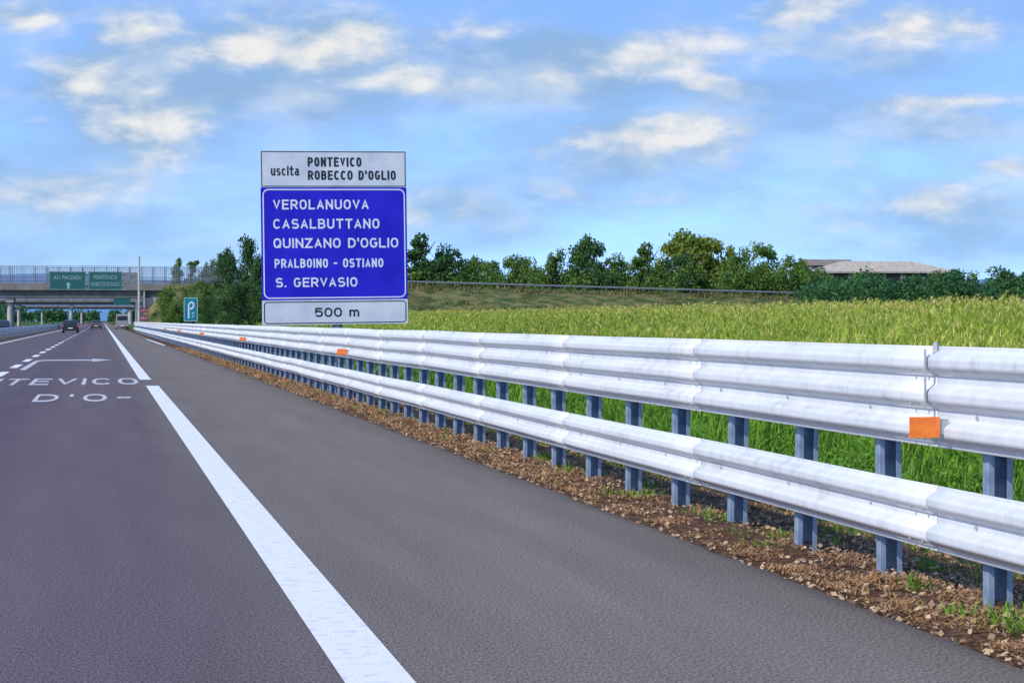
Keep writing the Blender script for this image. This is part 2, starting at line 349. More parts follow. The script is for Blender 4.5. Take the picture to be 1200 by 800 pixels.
# ------------------------------------------------------------ blades
def blades(P,az,h,lean,w,curl=.0):
    """tapered 2-segment blades; P Nx3"""
    n=len(P); dx=np.cos(az); dy=np.sin(az)
    side=np.stack([-dy,dx,np.zeros(n)],1)*(w/2)[:,None]
    out=np.stack([dx,dy,np.zeros(n)],1)
    m=P+out*(h*lean*.35)[:,None]; m[:,2]+=h*.6
    t=P+out*(h*lean)[:,None]; t[:,2]+=h*(1-curl)
    V=np.stack([P-side,P+side,m+side*.8,m-side*.8,t+side*.12,t-side*.12],1).reshape(-1,3)
    b=(np.arange(n)*6)[:,None]
    Fq=np.concatenate([b+np.array([[0,1,2,3]]),b+np.array([[3,2,4,5]])],0)
    return V,Fq
def quadcloud(P,d,s,r):
    n=len(P); nn=d+r.normal(0,.7,(n,3)); nn/=np.linalg.norm(nn,axis=1)[:,None]
    a=np.cross(nn,r.normal(size=(n,3))); a/=np.linalg.norm(a,axis=1)[:,None]; b=np.cross(nn,a)
    a=a*(s/2)[:,None]; b=b*(s/2*.8)[:,None]
    V=np.stack([P-a*1.1,P-b,P+a*1.1,P+b],1).reshape(-1,3)
    return V,np.arange(4*n).reshape(-1,4)
# dry straw strip
n=90000
Yr=7+ (RNG.random(n)**1.9)*95
Xr=np.where(RNG.random(n)<.5,RNG.normal(3.95,.24,n),RNG.uniform(3.56,4.9,n)); Xr=np.clip(Xr,3.56+RNG.uniform(0,.14,n),5.1)
kn=np.array([mnoise.noise(Vector((x*3.2,y*2.2,0)))+.7*mnoise.noise(Vector((x*9,y*6,3))) for x,y in zip(Xr,Yr)])
keep=(kn>-.16)
Xr=Xr[keep];Yr=Yr[keep];kn=kn[keep];n=len(Xr)
P=np.stack([Xr,Yr,terrain(Xr,Yr)+RNG.uniform(0,.012,n)+.04*np.clip(kn,0,.6)],1)
hh=RNG.uniform(.006,.034,n)*np.clip(Yr/20,1,2); 
V,Fq=blades(P,RNG.uniform(0,6.28,n),hh,RNG.uniform(1.0,4.4,n),RNG.uniform(.004,.012,n)*np.clip(Yr/14,1,5),curl=RNG.uniform(0,.9,n))
obj('dry_grass',np_mesh('dry_grass',V,Fq),[M_STRAW],kind='stuff')
# flat dead leaves and chips
r=np.random.default_rng(21); n=9000; y=7+r.random(n)**1.8*60; x=np.clip(r.normal(4.1,.42,n),3.53,5.2); d=np.tile([0,0,1.6],(n,1))+r.normal(0,.3,(n,3))
V,Fq=quadcloud(np.stack([x,y,terrain(x,y)+r.uniform(.012,.035,n)],1),d,r.uniform(.012,.045,n),r)
obj('leaf_litter',np_mesh('leaf_litter',V,Fq),[leafmat('dead_leaf',(.10,.05,.03),(.60,.42,.26),scale=5,trans=.1)],kind='stuff')
mb=MB()
for i in range(220):
    y=7+random.random()**1.7*45; x=random.uniform(3.6,4.9); s=random.uniform(.008,.024); z=float(terrain(x,y))+.01
    r=[random.uniform(.6,1.2)*s for _ in range(6)]
    mb.poly([(x-r[0],y,z),(x,y-r[1],z+r[2]*.3),(x+r[3],y,z)]); mb.poly([(x-r[0],y,z),(x,y-r[1]*.2,z+r[4]),(x,y-r[1],z+r[2]*.3)]); mb.poly([(x,y-r[1],z+r[2]*.3),(x,y-r[1]*.2,z+r[4]),(x+r[3],y,z)])
obj('gravel',mb.mesh('gravel'),[mat('stone',(.26,.20,.14),(.46,.40,.32),scale=30)],kind='stuff')
# green verge grass
n=140000
Yr=7+(RNG.random(n)**1.7)*125; Xr=RNG.uniform(4.75,12.6,n)
Xr=np.where(RNG.random(n)<.5,RNG.uniform(4.9,8.5,n),Xr)
edge=np.array([mnoise.noise(Vector((y*.8,3.3,0))) for y in Yr])
cl=np.array([mnoise.noise(Vector((x*.9,y*.6,5)))+.5*mnoise.noise(Vector((x*2.4,y*1.6,8))) for x,y in zip(Xr,Yr)])
ok=(Xr>4.95+edge*.7)&(cl>-.38)
Xr=Xr[ok];Yr=Yr[ok];cl=cl[ok];n=len(Xr)
P=np.stack([Xr,Yr,terrain(Xr,Yr)-.02],1)
hh=(RNG.uniform(.14,.5,n)*np.clip(1+1.7*cl,.25,2.4))*np.clip((Xr-4.3)/1.6,.35,1.1)
V,Fq=blades(P,RNG.uniform(0,6.28,n),hh,RNG.uniform(.1,1.1,n),RNG.uniform(.007,.018,n)*np.clip(Yr/18,1,5),curl=RNG.uniform(0,.3,n))
obj('verge_grass',np_mesh('verge_grass',V,Fq),[M_GRASS],kind='stuff')
n=5200
cx=RNG.uniform(3.8,5.1,170); cy=8+RNG.random(170)**1.6*60; k=RNG.integers(0,170,n)
X_=cx[k]+RNG.normal(0,.05,n); Y_=cy[k]+RNG.normal(0,.07,n)
V,Fq=blades(np.stack([X_,Y_,terrain(X_,Y_)],1),RNG.uniform(0,6.28,n),RNG.uniform(.03,.10,n),RNG.uniform(.3,1.2,n),RNG.uniform(.005,.012,n),curl=.1)
obj('weeds',np_mesh('weeds',V,Fq),[M_GRASS],kind='stuff')
r=np.random.default_rng(5); n=34000; kc=r.integers(0,190,n); ccx=r.uniform(5.4,10.5,190); ccy=9+r.random(190)**1.5*60; cr_=r.uniform(.15,.52,190)
d=r.normal(size=(n,3)); d/=np.linalg.norm(d,axis=1)[:,None]; d[:,2]=np.abs(d[:,2])
P=np.stack([ccx[kc],ccy[kc],terrain(ccx,ccy)[kc]],1)+d*(cr_[kc]*r.uniform(.5,1.1,n))[:,None]*np.array([1,1,1.45])
V,Fq=quadcloud(P,d,r.uniform(.03,.075,n),r); obj('ditch_weeds',np_mesh('ditch_weeds',V,Fq),[leafmat('weed_leaf',(.025,.09,.012),(.16,.34,.035),scale=1.5)],kind='stuff')

# ------------------------------------------------------------ maize crop
n=46000
Yr=18*np.exp(RNG.random(n)**.9*math.log(330/18)); 
Xr=12+RNG.random(n)**1.2*np.clip(Yr*.9,30,150)
px=120+F*Xr/(C*(Xr*S+Yr*C)); ok=(px>230)&(px<1400)&(Yr<332); Xr=Xr[ok];Yr=Yr[ok]
fy=20*np.exp(RNG.random(3500)*math.log(200/20)); Xr=np.concatenate([Xr,12+RNG.random(3500)**1.5*2]); Yr=np.concatenate([Yr,fy]); n=len(Xr)
dist=np.hypot(Xr,Yr); lod=np.clip(dist/50,1,4.5)
base=np.stack([Xr,Yr,terrain(Xr,Yr)],1)
hv=np.array([mnoise.noise(Vector((x*.10,y*.10,9)))+.9*mnoise.noise(Vector((x*.4,y*.25,2))) for x,y in zip(Xr,Yr)])
Hc=(1.45+.60*sst(12,24,Xr)+.22*hv+RNG.normal(0,.13,n))
VV=[];FF=[];MI=[];off=0
def addb(V,Fq,mi):
    global off
    VV.append(V);FF.append(Fq+off);MI.append(np.full(len(Fq),mi));off+=len(V)
z0=np.zeros(n)
addb(*blades(base,RNG.uniform(0,6.28,n),Hc,z0+.03,.03*lod),0)
for k in range(7):
    t=.36+.09*k+RNG.uniform(-.05,.05,n)
    P=base.copy(); P[:,2]+=Hc*t
    Lf=RNG.uniform(.22,.55,n)
    addb(*blades(P,RNG.uniform(0,6.28,n),Lf*.5,RNG.uniform(.8,2.2,n),.040*lod**.85*RNG.uniform(.6,1.3,n),curl=RNG.uniform(.2,1.3,n)),0)
fr=np.where(Xr<14.5)[0]
for k in range(4):
    P=base[fr].copy(); m_=len(fr); P[:,2]+=Hc[fr]*RNG.uniform(.02,.35,m_)
    addb(*blades(P,RNG.uniform(0,6.28,m_),RNG.uniform(.3,.5,m_),RNG.uniform(.5,1.1,m_),.06*lod[fr]**.8,curl=RNG.uniform(.1,1.0,m_)),0)
ta=np.where((RNG.random(n)<np.clip((Xr-11)/26,.15,1)*1.1))[0]
for k in range(6):
    P=base[ta].copy(); m_=len(ta); P[:,2]+=Hc[ta]*.94
    addb(*blades(P,RNG.uniform(0,6.28,m_),RNG.uniform(.06,.20,m_),RNG.uniform(.2,1.8,m_),.014*lod[ta],curl=.2),1)
me=np_mesh('maize_crop',np.concatenate(VV),np.concatenate(FF),np.concatenate(MI))
obj('maize_crop',me,[M_CORN,M_TASSEL],kind='stuff')

# ------------------------------------------------------------ crash barrier (nearside)
PY0=8.80; SP=1.328; START=PY0+.62
def beam(name,zc,hgt,nw,xb,y0,y1,depth=.058,seglen=3*SP,lap=.16,jit=.005,start=START,ns=None):
    ns=ns or 16*nw+1
    ts=np.linspace(0,1,ns)
    dp=depth*np.clip(.5-.80*np.cos(2*math.pi*nw*ts),0,1)
    V=[];Fq=[]
    k0=int(math.floor((y0-start)/seglen)); k1=int(math.ceil((y1-start)/seglen))
    def jx(y): return jit*mnoise.noise(Vector((y*.3,zc*3,1)))*2
    def jz(y): return jit*mnoise.noise(Vector((y*.22,zc*3,7)))*2
    for k in range(k0,k1):
        ya=start+k*seglen-lap; yb=start+(k+1)*seglen+lap; nn=9 if ya<80 else 4
        for i in range(nn):
            u=i/(nn-1); y=ya+u*(yb-ya); b=len(V)
            for j in range(ns):
                V.append((xb-dp[j]+jx(y)-.0038*(1-u), y, zc-hgt/2+hgt*ts[j]+jz(y)))
            if i:
                for j in range(ns-1): Fq.append((b-ns+j,b-ns+j+1,b+j+1,b+j))
    me=np_mesh(name,V,Fq,smooth=True); return me,jx,jz
bar=empty('crash_barrier',(4.1,8,0),'long galvanised double-beam steel crash barrier beside hard shoulder','crash barrier')
def relx(me,o): 
    co=np.empty(len(me.vertices)*3,np.float32); me.vertices.foreach_get('co',co); co=co.reshape(-1,3)-np.array(o,np.float32); me.vertices.foreach_set('co',co.ravel()); me.update()
BO=(4.1,8,0)
for nm,zc,hg,nw in (('upper_beam',.975,.50,3),('lower_beam',.375,.325,2)):
    me,jx,jz=beam(nm,zc,hg,nw,4.055,1.0,262); relx(me,BO)
    o=obj(nm,me,[M_RAIL],parent=bar); s=o.modifiers.new('s','SOLIDIFY'); s.thickness=.0025; s.offset=1
    mb=MB(); start=START
    for k in range(-2,14):
        yj=start+k*3*SP
        for dy in (-.08,.08):
            for c in range(nw):
                z=zc-hg/2+hg*((c+.5)/nw)-hg/nw*.25
                x=4.055-.036+jx(yj)-BO[0]; mb.tube((x,yj+dy-BO[1],z+jz(yj)),(x-.018,yj+dy-BO[1],z+jz(yj)),.010,.007,6)
    for k in range(-3,30):
        yp=PY0+k*SP
        z=zc-hg/2+hg/nw; x=4.055+jx(yp)-BO[0]; mb.tube((x,yp-BO[1],z),(x-.014,yp-BO[1],z),.013,.010,6)
    obj('bolt_set',mb.mesh('bolts'),[M_RUST],parent=o,kind='stuff')
m=MB(); yy=START-.16-BO[1]
m.box(-.118,-.113,yy-.010,yy+.008,.92,1.21); m.tube((-.06,yy,1.19),(-.06,yy,1.245),.016,.014,8)
obj('joint_strap',m.mesh('strap'),[M_RUST],parent=bar)
def c_post(h,w=.12,fl=.06,t=.006):
    m=MB(); m.box(-w/2,w/2,fl,fl+t,-.3,h); m.box(-w/2,-w/2+t,0,fl,-.3,h); m.box(w/2-t,w/2,0,fl,-.3,h)
    m.box(-w/2,-w/2+.028,-t,0,-.3,h)
    m.box(w/2-.028,w/2,-t,0,-.3,h)
    return m
m=c_post(1.17); m.box(-.10,-.062,-.03,.09,.80,1.16); m.box(-.10,-.062,-.03,.09,.27,.48)
pm=m.mesh('post')
far=MB(); cnt=0
for k in range(-4,190):
    y=PY0+k*SP-BO[1]; x=4.165-BO[0]+random.uniform(-.006,.006)
    if k>=0 and cnt<100:
        o=obj('post',pm,[M_POST],parent=bar,loc=(x,y,0)); o.rotation_euler=(random.uniform(-.012,.012),random.uniform(-.012,.012),random.uniform(-.05,.05)); cnt+=1
    else: far.box(x-.06,x+.06,y,y+.06,-.2,1.15)
obj('far_post_row',far.mesh('far_posts'),[M_POST],parent=bar,kind='stuff')
for i in range(6):
    y=9.05+24.0*i-BO[1]
    m=MB(); m.box(-.285,-.13,y,y+.006,.787,.887); m2=MB()
    o=obj('reflector',m.mesh('reflector'),[M_ORANGE],parent=bar); 
    m2.box(-.15,-.08,y+.007,y+.012,.80,.875); m2.box(-.112,-.095,y+.012,y+.06,.80,.875)
    obj('reflector_bracket',m2.mesh('bracket'),[M_RUST],parent=bar)

# median barrier
MO=(-7.6,120,0)
med=empty('crash_barrier',MO,'grey steel double-wave crash barrier along the motorway median','crash barrier')
me,_,_=beam('median_beam',.66,.31,2,-7.5,40,420,seglen=8,ns=9); 
co=np.empty(len(me.vertices)*3,np.float32); me.vertices.foreach_get('co',co); co=co.reshape(-1,3); co[:,0]=-7.5+(-7.5-co[:,0]); co-=np.array(MO,np.float32); me.vertices.foreach_set('co',co.ravel()); me.update()
obj('beam',me,[M_RAIL],parent=med)
pmm=c_post(.82).mesh('median_post')
for k in range(95): obj('post',pmm,[M_POST],parent=med,loc=(-.02,-78+k*4.0,0))

# ------------------------------------------------------------ main direction sign
SY=55.84; SX=6.43
sg=empty('direction_sign',(SX,SY,0),'big blue and white motorway exit sign on a steel pole','road sign'); sg.rotation_euler=(0,-math.radians(.75),0)
kx=.02395
def sx_(p): return (p-394.2)*kx
def sz_(p): return zat(p,56)
gz=float(terrain(SX,SY))
def rrect(x0,x1,z0,z1,r,y,n=6):
    pts=[]
    for cx,cz,a0 in ((x1-r,z1-r,0),(x0+r,z1-r,90),(x0+r,z0+r,180),(x1-r,z0+r,270)):
        for i in range(n+1):
            a=math.radians(a0+90*i/n); pts.append((cx+r*math.cos(a),y,cz+r*math.sin(a)))
    return pts
def plate(name,x0,x1,z0,z1,r,y0,y1,m,parent):
    mb=MB(); A=rrect(x0,x1,z0,z1,r,y0); B=rrect(x0,x1,z0,z1,r,y1); n=len(A)
    mb.v=A+B; mb.f=[tuple(range(n)),tuple(range(2*n-1,n-1,-1))]+[(i,n+i,n+(i+1)%n,(i+1)%n) for i in range(n)]
    return obj(name,mb.mesh(name),[m],parent=parent)
def ring(name,x0,x1,z0,z1,r,t,y,m,parent):
    mb=MB(); A=rrect(x0,x1,z0,z1,r,y); B=rrect(x0+t,x1-t,z0+t,z1-t,max(r-t,.005),y); n=len(A)
    mb.v=A+B; mb.f=[(i,(i+1)%n,n+(i+1)%n,n+i) for i in range(n)]
    return obj(name,mb.mesh(name),[m],parent=parent)
hp=plate('header_panel',sx_(308.5),sx_(479.5),sz_(219.5),sz_(177),.03,-.02,.02,M_SW,sg)
ring('panel_border',sx_(309.3),sx_(478.7),sz_(218.8),sz_(177.7),.03,.022,-.024,M_TK,hp)
bp_=plate('destination_panel',sx_(308.5),sx_(479.5),sz_(351),sz_(219.7),.03,-.02,.02,M_SB,sg)
ring('panel_border',sx_(310.5),sx_(477.5),sz_(349.3),sz_(221.6),.17,.034,-.024,M_TW,bp_)
dp_=plate('distance_panel',sx_(308.5),sx_(479.5),sz_(380),sz_(351.2),.03,-.02,.02,M_SW,sg)
ring('panel_border',sx_(310.5),sx_(477.5),sz_(378.6),sz_(352.8),.10,.026,-.024,M_TK,dp_)
def stext(body,x0,x1,y0,y1,m,parent,t=.17,gap=.13):
    a,b,c,d=sx_(x0),sx_(x1),sz_(y1),sz_(y0)
    V,Fc=sign_text(body,b-a,d-c,t,gap); me=bpy.data.meshes.new('lettering'); me.from_pydata([(a+v[0],-.026+v[1],c+v[2]) for v in V],[],Fc); me.update()
    obj('lettering',me,[m],parent=parent,kind=None)
stext('uscita',320.5,353,194.8,206,M_TK,hp,.16,.11)
stext('PONTEVICO',363.5,426.5,184.5,195.5,M_TK,hp,.20,.15)
stext("ROBECCO D'OGLIO",363.5,467,200,211,M_TK,hp,.20,.14)
stext('VEROLANUOVA',322.5,434.5,234,245.5,M_TW,bp_,.175,.18)
stext('CASALBUTTANO',322.5,447,256.5,268,M_TW,bp_,.175,.18)
stext("QUINZANO D'OGLIO",322.5,469,279,290.5,M_TW,bp_,.175,.16)
stext('PRALBOINO - OSTIANO',323.5,451,303,313.5,M_TW,bp_,.18,.15)
stext('S. GERVASIO',324.5,420,325,336,M_TW,bp_,.175,.18)
stext('500 m',369.5,421.5,360.3,371,M_TK,dp_,.18,.17)
mb=MB(); mb.tube((.06,.16,gz-.3),(.06,.16,6.0),.15,.15,16)
obj('pole',mb.mesh('pole',True),[M_POST],parent=sg)
for z in (1.45,2.6,3.8,5.0,5.7):
    mb=MB(); mb.box(-1.9,1.95,.022,.06,z,z+.08); obj('cross_bar',mb.mesh('bar'),[M_STEEL],parent=sg)

# ------------------------------------------------------------ trees
def crown_mesh(seed,w,h,z0,n,leaf,shape='round',K=38):
    r=np.random.default_rng(seed); cen=[];rad=[]
    for i in range(K):
        t=r.uniform(.03,.95)
        if shape=='round': R=np.sin(np.pi*(t*.86+.1))**.6
        elif shape=='tall': R=(np.sin(np.pi*(t*.88+.09))**.8)*(.95-.25*t)
        else: R=np.sqrt(max(0,1-(t*.9)**2))
        a=r.uniform(0,6.28); q=r.uniform(.15,.92)*R*w/2
        cen.append((math.cos(a)*q,math.sin(a)*q,z0+t*(h-z0)*.94)); rad.append(w*r.uniform(.07,.18)*(0.6+.5*R))
    cen=np.array(cen);rad=np.array(rad); k=r.integers(0,K,n)
    d=r.normal(size=(n,3)); d/=np.linalg.norm(d,axis=1)[:,None]
    rr=r.uniform(.35,1.15,n)**.7
    P=cen[k]+d*(rad[k]*rr)[:,None]*np.array([1.15,1.15,.85])
    return quadcloud(P,d,leaf*r.uniform(.55,1.35,n),r)
def trunk_mesh(seed,w,h):
    r=random.Random(seed); mb=MB(); p=Vector((0,0,-.3)); R=h*.022
    pts=[p]
    for i in range(5):
        p=p+Vector((r.uniform(-.02,.02)*h,r.uniform(-.02,.02)*h,h*.165)); pts.append(p)
    for i in range(5): mb.tube(pts[i],pts[i+1],R*(1-.16*i),R*(1-.16*(i+1)),8)
    for i in range(8):
        b=pts[2+i%3]; a=r.uniform(0,6.28); e=b+Vector((math.cos(a)*w*.33,math.sin(a)*w*.33,h*r.uniform(.12,.28)))
        mb.tube(b,e,R*.45,R*.12,6)
    return mb.mesh('trunk',True)
VAR={}
for key,(w,h,z0,n,leaf,shape,K) in {'r1':(8,10,1.2,6000,.35,'round',44),'r2':(9,10,1.4,6000,.37,'round',40),'r3':(7.5,10,1.0,5400,.35,'round',38),
    't1':(5,10,1.0,4400,.32,'tall',40),'t2':(4.2,10,1.2,3800,.32,'tall',34),'b1':(10,8,.2,5400,.37,'bush',40),
    'n1':(6.5,9,.5,9000,.22,'tall',60),'n2':(7.5,9,.4,9000,.22,'bush',60)}.items():
    V,Fq=crown_mesh(sum(map(ord,key)),w,h,z0,n,leaf,shape,K)
    VAR[key]=(np_mesh('crown_'+key,V,Fq),trunk_mesh(sum(map(ord,key)),w,h),w,h)
def tree(px,top,wpx,d,key,m,label,base=None,group=None,wide=1.22):
    x,y=at(px,d); b=float(terrain(x,y)) if base is None else base
    hh=zat(top,d)-b; cm,tm,w0,h0=VAR[key]
    e=empty('tree',(x,y,b),label,'tree',group=group,rz=random.uniform(0,6.28))
    sz=hh/h0*1.02; sxy=(wpx*d/F)/w0*wide
    e.scale=(sxy,sxy,sz)
    c=obj('crown',cm,[M_LG],parent=e); c.material_slots[0].link='OBJECT'; c.material_slots[0].material=m
    obj('trunk',tm,[M_BARK],parent=e)
G='trees along the raised side road'
T=[(492,271,46,378,'t1',M_LD),(523,286,50,380,'r3',M_LD),(556,300,44,392,'r1',M_LG),(592,299,52,392,'r2',M_LG),(628,303,44,388,'b1',M_LG),
(652,291,34,385,'r3',M_LG),(687,275,48,384,'r1',M_LD),(722,297,40,384,'r3',M_LG),(756,282,40,386,'t1',M_LG),(795,296,44,379,'r2',M_LD),
(814,269,76,392,'r1',M_LY),(842,280,46,394,'r2',M_LY),(868,290,40,386,'r3',M_LG),(893,285,52,380,'r2',M_LG),(930,298,40,388,'r3',M_LG),(740,301,34,396,'r2',M_LG),(915,305,46,392,'b1',M_LG),
(575,308,42,384,'b1',M_LG),(541,308,42,384,'b1',M_LG),(670,308,42,396,'b1',M_LG),(705,308,42,380,'b1',M_LD),(775,303,36,398,'r3',M_LG),(862,307,44,380,'b1',M_LG),(950,306,40,384,'b1',M_LG),(608,302,34,398,'r1',M_LG),(507,300,36,394,'r1',M_LG),
(965,314,50,366,'b1',M_LD),(1178,312,58,340,'r3',M_LD),(1130,319,50,345,'b1',M_LG),(1225,316,60,350,'r2',M_LD),(1010,321,40,345,'b1',M_LG),(1065,322,44,342,'b1',M_LD),(1100,317,34,352,'r3',M_LG),
(208,300,24,385,'t1',M_LG),(229,297,26,385,'t2',M_LG),(246,303,24,388,'r3',M_LG),(262,290,30,382,'r1',M_LD),(330,296,50,385,'r2',M_LG),(455,290,40,385,'r1',M_LG)]
for t in T:
    lab={M_LD.name:'dark green leafy tree standing beyond the grassy bank',M_LG.name:'mid green leafy tree standing beyond the grassy bank',M_LY.name:'yellow-green leafy tree standing beyond the grassy bank'}[t[5].name]
    tree(*t,lab,group=G)
NT=[(290,273,44,176,'n1',M_LD),(268,298,46,172,'n2',M_LD),(306,296,44,166,'n1',M_LD),(280,328,56,160,'n2',M_LD),(322,322,50,160,'n2',M_LD),
(244,345,28,205,'n2',M_LD),(205,348,28,290,'b1',M_LG),(196,336,24,330,'r1',M_LG),(222,334,26,310,'r2',M_LG),(240,328,30,320,'r3',M_LG),(182,362,14,335,'b1',M_LD)]
for t in NT: tree(*t,'dense dark tree at the foot of the roadside slope' if t[5] is M_LD else 'low bright green tree beside the overpass slope',wide=1.1)

def mass(name,pts,n,leaf,m,label,seed=3):
    r=np.random.default_rng(seed); pts=np.array(pts); k=r.integers(0,len(pts),n)
    d=r.normal(size=(n,3)); d[:,2]=np.abs(d[:,2])*1.0-.2; d/=np.linalg.norm(d,axis=1)[:,None]
    P=pts[k,:3]+d*(pts[k,3:4]*r.uniform(.4,1.1,(n,1)))
    V,Fq=quadcloud(P,d,leaf*r.uniform(.6,1.4,n),r)
    return obj(name,np_mesh(name,V,Fq),[m],kind='stuff',label=label)
pts=[]
for i in range(210):
    px=940+480*random.random(); d=random.uniform(318,350); x,y=at(px,d)
    top=327+8*mnoise.noise(Vector((px*.03,0,0)))*2+random.uniform(-5,7)+max(0,(985-px)*.25); zt=zat(top,d); rr=random.uniform(.9,2.2)
    for zz in (zt-rr,zt-rr-2.0,zt-rr-3.6): pts.append((x,y,max(zz,1.2),rr*1.25))
mass('hedgerow_mass',pts,46000,.48,M_HEDGE,'dense dark green hedgerow mass behind the maize')
pts=[]
for i in range(210):
    px=random.uniform(240,960); d=random.uniform(372,400); x,y=at(px,d)
    top=320+7*mnoise.noise(Vector((px*.02,4,0)))*2+random.uniform(-5,7); zt=zat(top,d); rr=random.uniform(1.2,2.4)
    for zz in (zt-rr,zt-rr-2.5,zt-rr-4.5): pts.append((x,y,zz,rr))
mass('undergrowth_mass',pts,40000,.5,M_LG,'green undergrowth between the trees',5)
pts=[]
for i in range(420):
    x=random.choice([random.uniform(-330,-27),random.uniform(-120,-25),random.uniform(24,70)]); y=random.uniform(500,720); rr=random.uniform(1.5,3.5)
    zt=zat(354+random.uniform(-3,5),y); pts+= [(x,y,zt-rr,rr),(x,y,max(zt-rr-3,1),rr)]
mass('distant_wood',pts,30000,.9,M_HEDGE,'far-off wood along the motorway',6)
pts=[]
for i in range(260):
    x=random.uniform(-260,320); y=random.uniform(1500,1600); rr=random.uniform(3,5)
    zt=zat(364+random.uniform(-3,2),1550); pts+= [(x,y,zt-rr,rr),(x,y,max(zt-rr-5,2),rr)]
mass('horizon_wood',pts,24000,2.2,M_HEDGE,'very distant wood closing the motorway horizon',8)

# ------------------------------------------------------------ embankment + ramp rail
def bank_top(X): 
    return np.interp(X,[10,51,131,200,340],[7.75,7.7,5.7,4.6,3.2])
bx=np.concatenate([np.arange(11.5,60,3),np.arange(60,350,8)])
secY=[325,335,346,352.5,353.5,361,362,375]; 
V=[];Fq=[]
for i,X in enumerate(bx):
    zt=float(bank_top(X)); zb=float(terrain(X,335))-.3
    zs=[zb,zb+(zt-zb)*.42,zb+(zt-zb)*.84,zt-.1,zt,zt,zt-.1,zb]
    for yv,zv in zip(secY,zs): V.append((X,yv+random.uniform(-.4,.4),zv+random.uniform(-.2,.2)))
    if i:
        b=i*8
        for j in range(7): Fq.append((b-8+j,b+j,b+j+1,b-8+j+1))
me=np_mesh('embankment',V,Fq,smooth=True); obj('embankment',me,[M_BANK],kind='structure')
zt=7.7; mb=MB(); mb.poly([(11.4,334,1.5),(11.4,352.5,zt),(5,352.5,.0),(4.9,338,-.02)][::-1]); mb.poly([(11.4,352.5,zt),(11.4,362,zt),(9.4,362,4.9),(9.4,352.5,4.9)][::-1])
obj('embankment_end',mb.mesh('embankment_end'),[M_BANK],kind='structure')
n=60000
Xr=RNG.uniform(12,190,n); tt=RNG.random(n); Yr=325+tt*27
kn=np.array([mnoise.noise(Vector((x*.18,y*.3,0)))+.5*mnoise.noise(Vector((x*.7,y*.9,4))) for x,y in zip(Xr,Yr)])
ok=kn>-.25; Xr=Xr[ok];Yr=Yr[ok];kn=kn[ok]; n=len(Xr)
zb=terrain(Xr,335)-.3; zt=bank_top(Xr); Zr=zb+(zt-zb)*np.clip((Yr-325)/27,0,1)
V,Fq=blades(np.stack([Xr,Yr,Zr-.1],1),RNG.uniform(0,6.28,n),RNG.uniform(.2,.85,n)*(1+kn),RNG.uniform(.1,1.2,n),RNG.uniform(.08,.22,n),curl=.1)
obj('bank_herbage',np_mesh('bank_herbage',V,Fq),[M_BUSHG],kind='stuff')
rr=empty('crash_barrier',(20,353.2,0),'thin grey crash barrier on top of the grassy bank','crash barrier')
V=[];Fq=[]
X=np.arange(14,330,4.0)
for i,x in enumerate(X):
    z=float(bank_top(x))
    for zz,yy in ((.6,0),(.68,-.07),(.76,0),(.85,-.07),(.93,0)): V.append((x-20,yy,z+zz))
    if i:
        b=5*i
        for j in range(4): Fq.append((b-5+j,b+j,b+j+1,b-5+j+1))
obj('beam',np_mesh('ramp_beam',V,Fq),[M_STEEL],parent=rr)
pr=c_post(.95,.16,.1).mesh('ramp_post')
for x in X: obj('post',pr,[M_POST],parent=rr,loc=(x-20,.05,float(bank_top(x))))

# ------------------------------------------------------------ overpass
def overpass(Y,x0,x1,zb,zt,fence_top,piers,w=9,label='',detail=True):
    e=empty('road_bridge',((x0+x1)/2,Y,0),label,'bridge'); cx=(x0+x1)/2
    hh=zt-zb
    mb=MB(); mb.box(x0-cx,x1-cx,-.3,w+.3,zb+hh*.52,zt); 
    obj('deck',mb.mesh('deck'),[M_CONC],parent=e)
    for k in range(4):
        mb=MB(); mb.box(x0-cx,x1-cx,.3+k*(w-1.5)/3,1.2+k*(w-1.5)/3,zb,zb+hh*.52-.003); obj('girder',mb.mesh('girder'),[M_CONCD],parent=e)
    for px_,pw in piers:
        mb=MB(); mb.box(px_-pw/2-cx,px_+pw/2-cx,.6,w-.6,zb-.75,zb-.003)
        for k in range(3):
            yc=1.6+k*(w-3.2)/2; mb.tube((px_-cx,yc,-.3),(px_-cx,yc,zb-.72),pw*.38,pw*.38,14)
        obj('pier',mb.mesh('pier'),[M_PIER],parent=e)
    if detail:
        for yy in (-.15,w+.1):
            mb=MB(); L=x1-x0; n=int(L/2.0)
            for i in range(n+1):
                x=x0+i*L/n-cx; mb.box(x-.05,x+.05,yy,yy+.1,zt-.01,fence_top)
            for z in (zt+.45,zt+1.05,fence_top-.07): mb.box(x0-cx,x1-cx,yy+.09,yy+.16,z,z+.07)
            nn=int(L/.32)
            for i in range(nn):
                x=x0+i*L/nn-cx; mb.poly([(x,yy+.155,zt-.01),(x+.05,yy+.155,zt-.01),(x+.05,yy+.155,fence_top),(x,yy+.155,fence_top)])
            for i in range(8):
                z=zt+i*(fence_top-zt)/8; mb.poly([(x0-cx,yy+.157,z),(x1-cx,yy+.157,z),(x1-cx,yy+.157,z+.04),(x0-cx,yy+.157,z+.04)])
            obj('fence',mb.mesh('fence'),[M_STEEL],parent=e)
    return e,cx
e,cx=overpass(353,-46,25,5.35,7.85,10.85,[(-15.6,1.3)],label='concrete motorway overpass with tall mesh fencing on its deck')
mb=MB(); mb.box(7.2-cx,10.6-cx,-.2,9.2,-.3,5.347); mb.box(7.0-cx,7.21-cx,-1.0,10,-.3,6.5)
obj('abutment',mb.mesh('abutment'),[M_PIER],parent=e)
overpass(600,-60,14,6.1,7.7,9,[(-9,1.2),(-24,1.2),(10.5,2.5)],label='second concrete overpass crossing farther along the motorway')
overpass(900,-80,30,6.6,8.2,9,[(-9,1.2),(-26,1.2),(12,2.5)],label='very low concrete overpass crossing the motorway far away',detail=False)

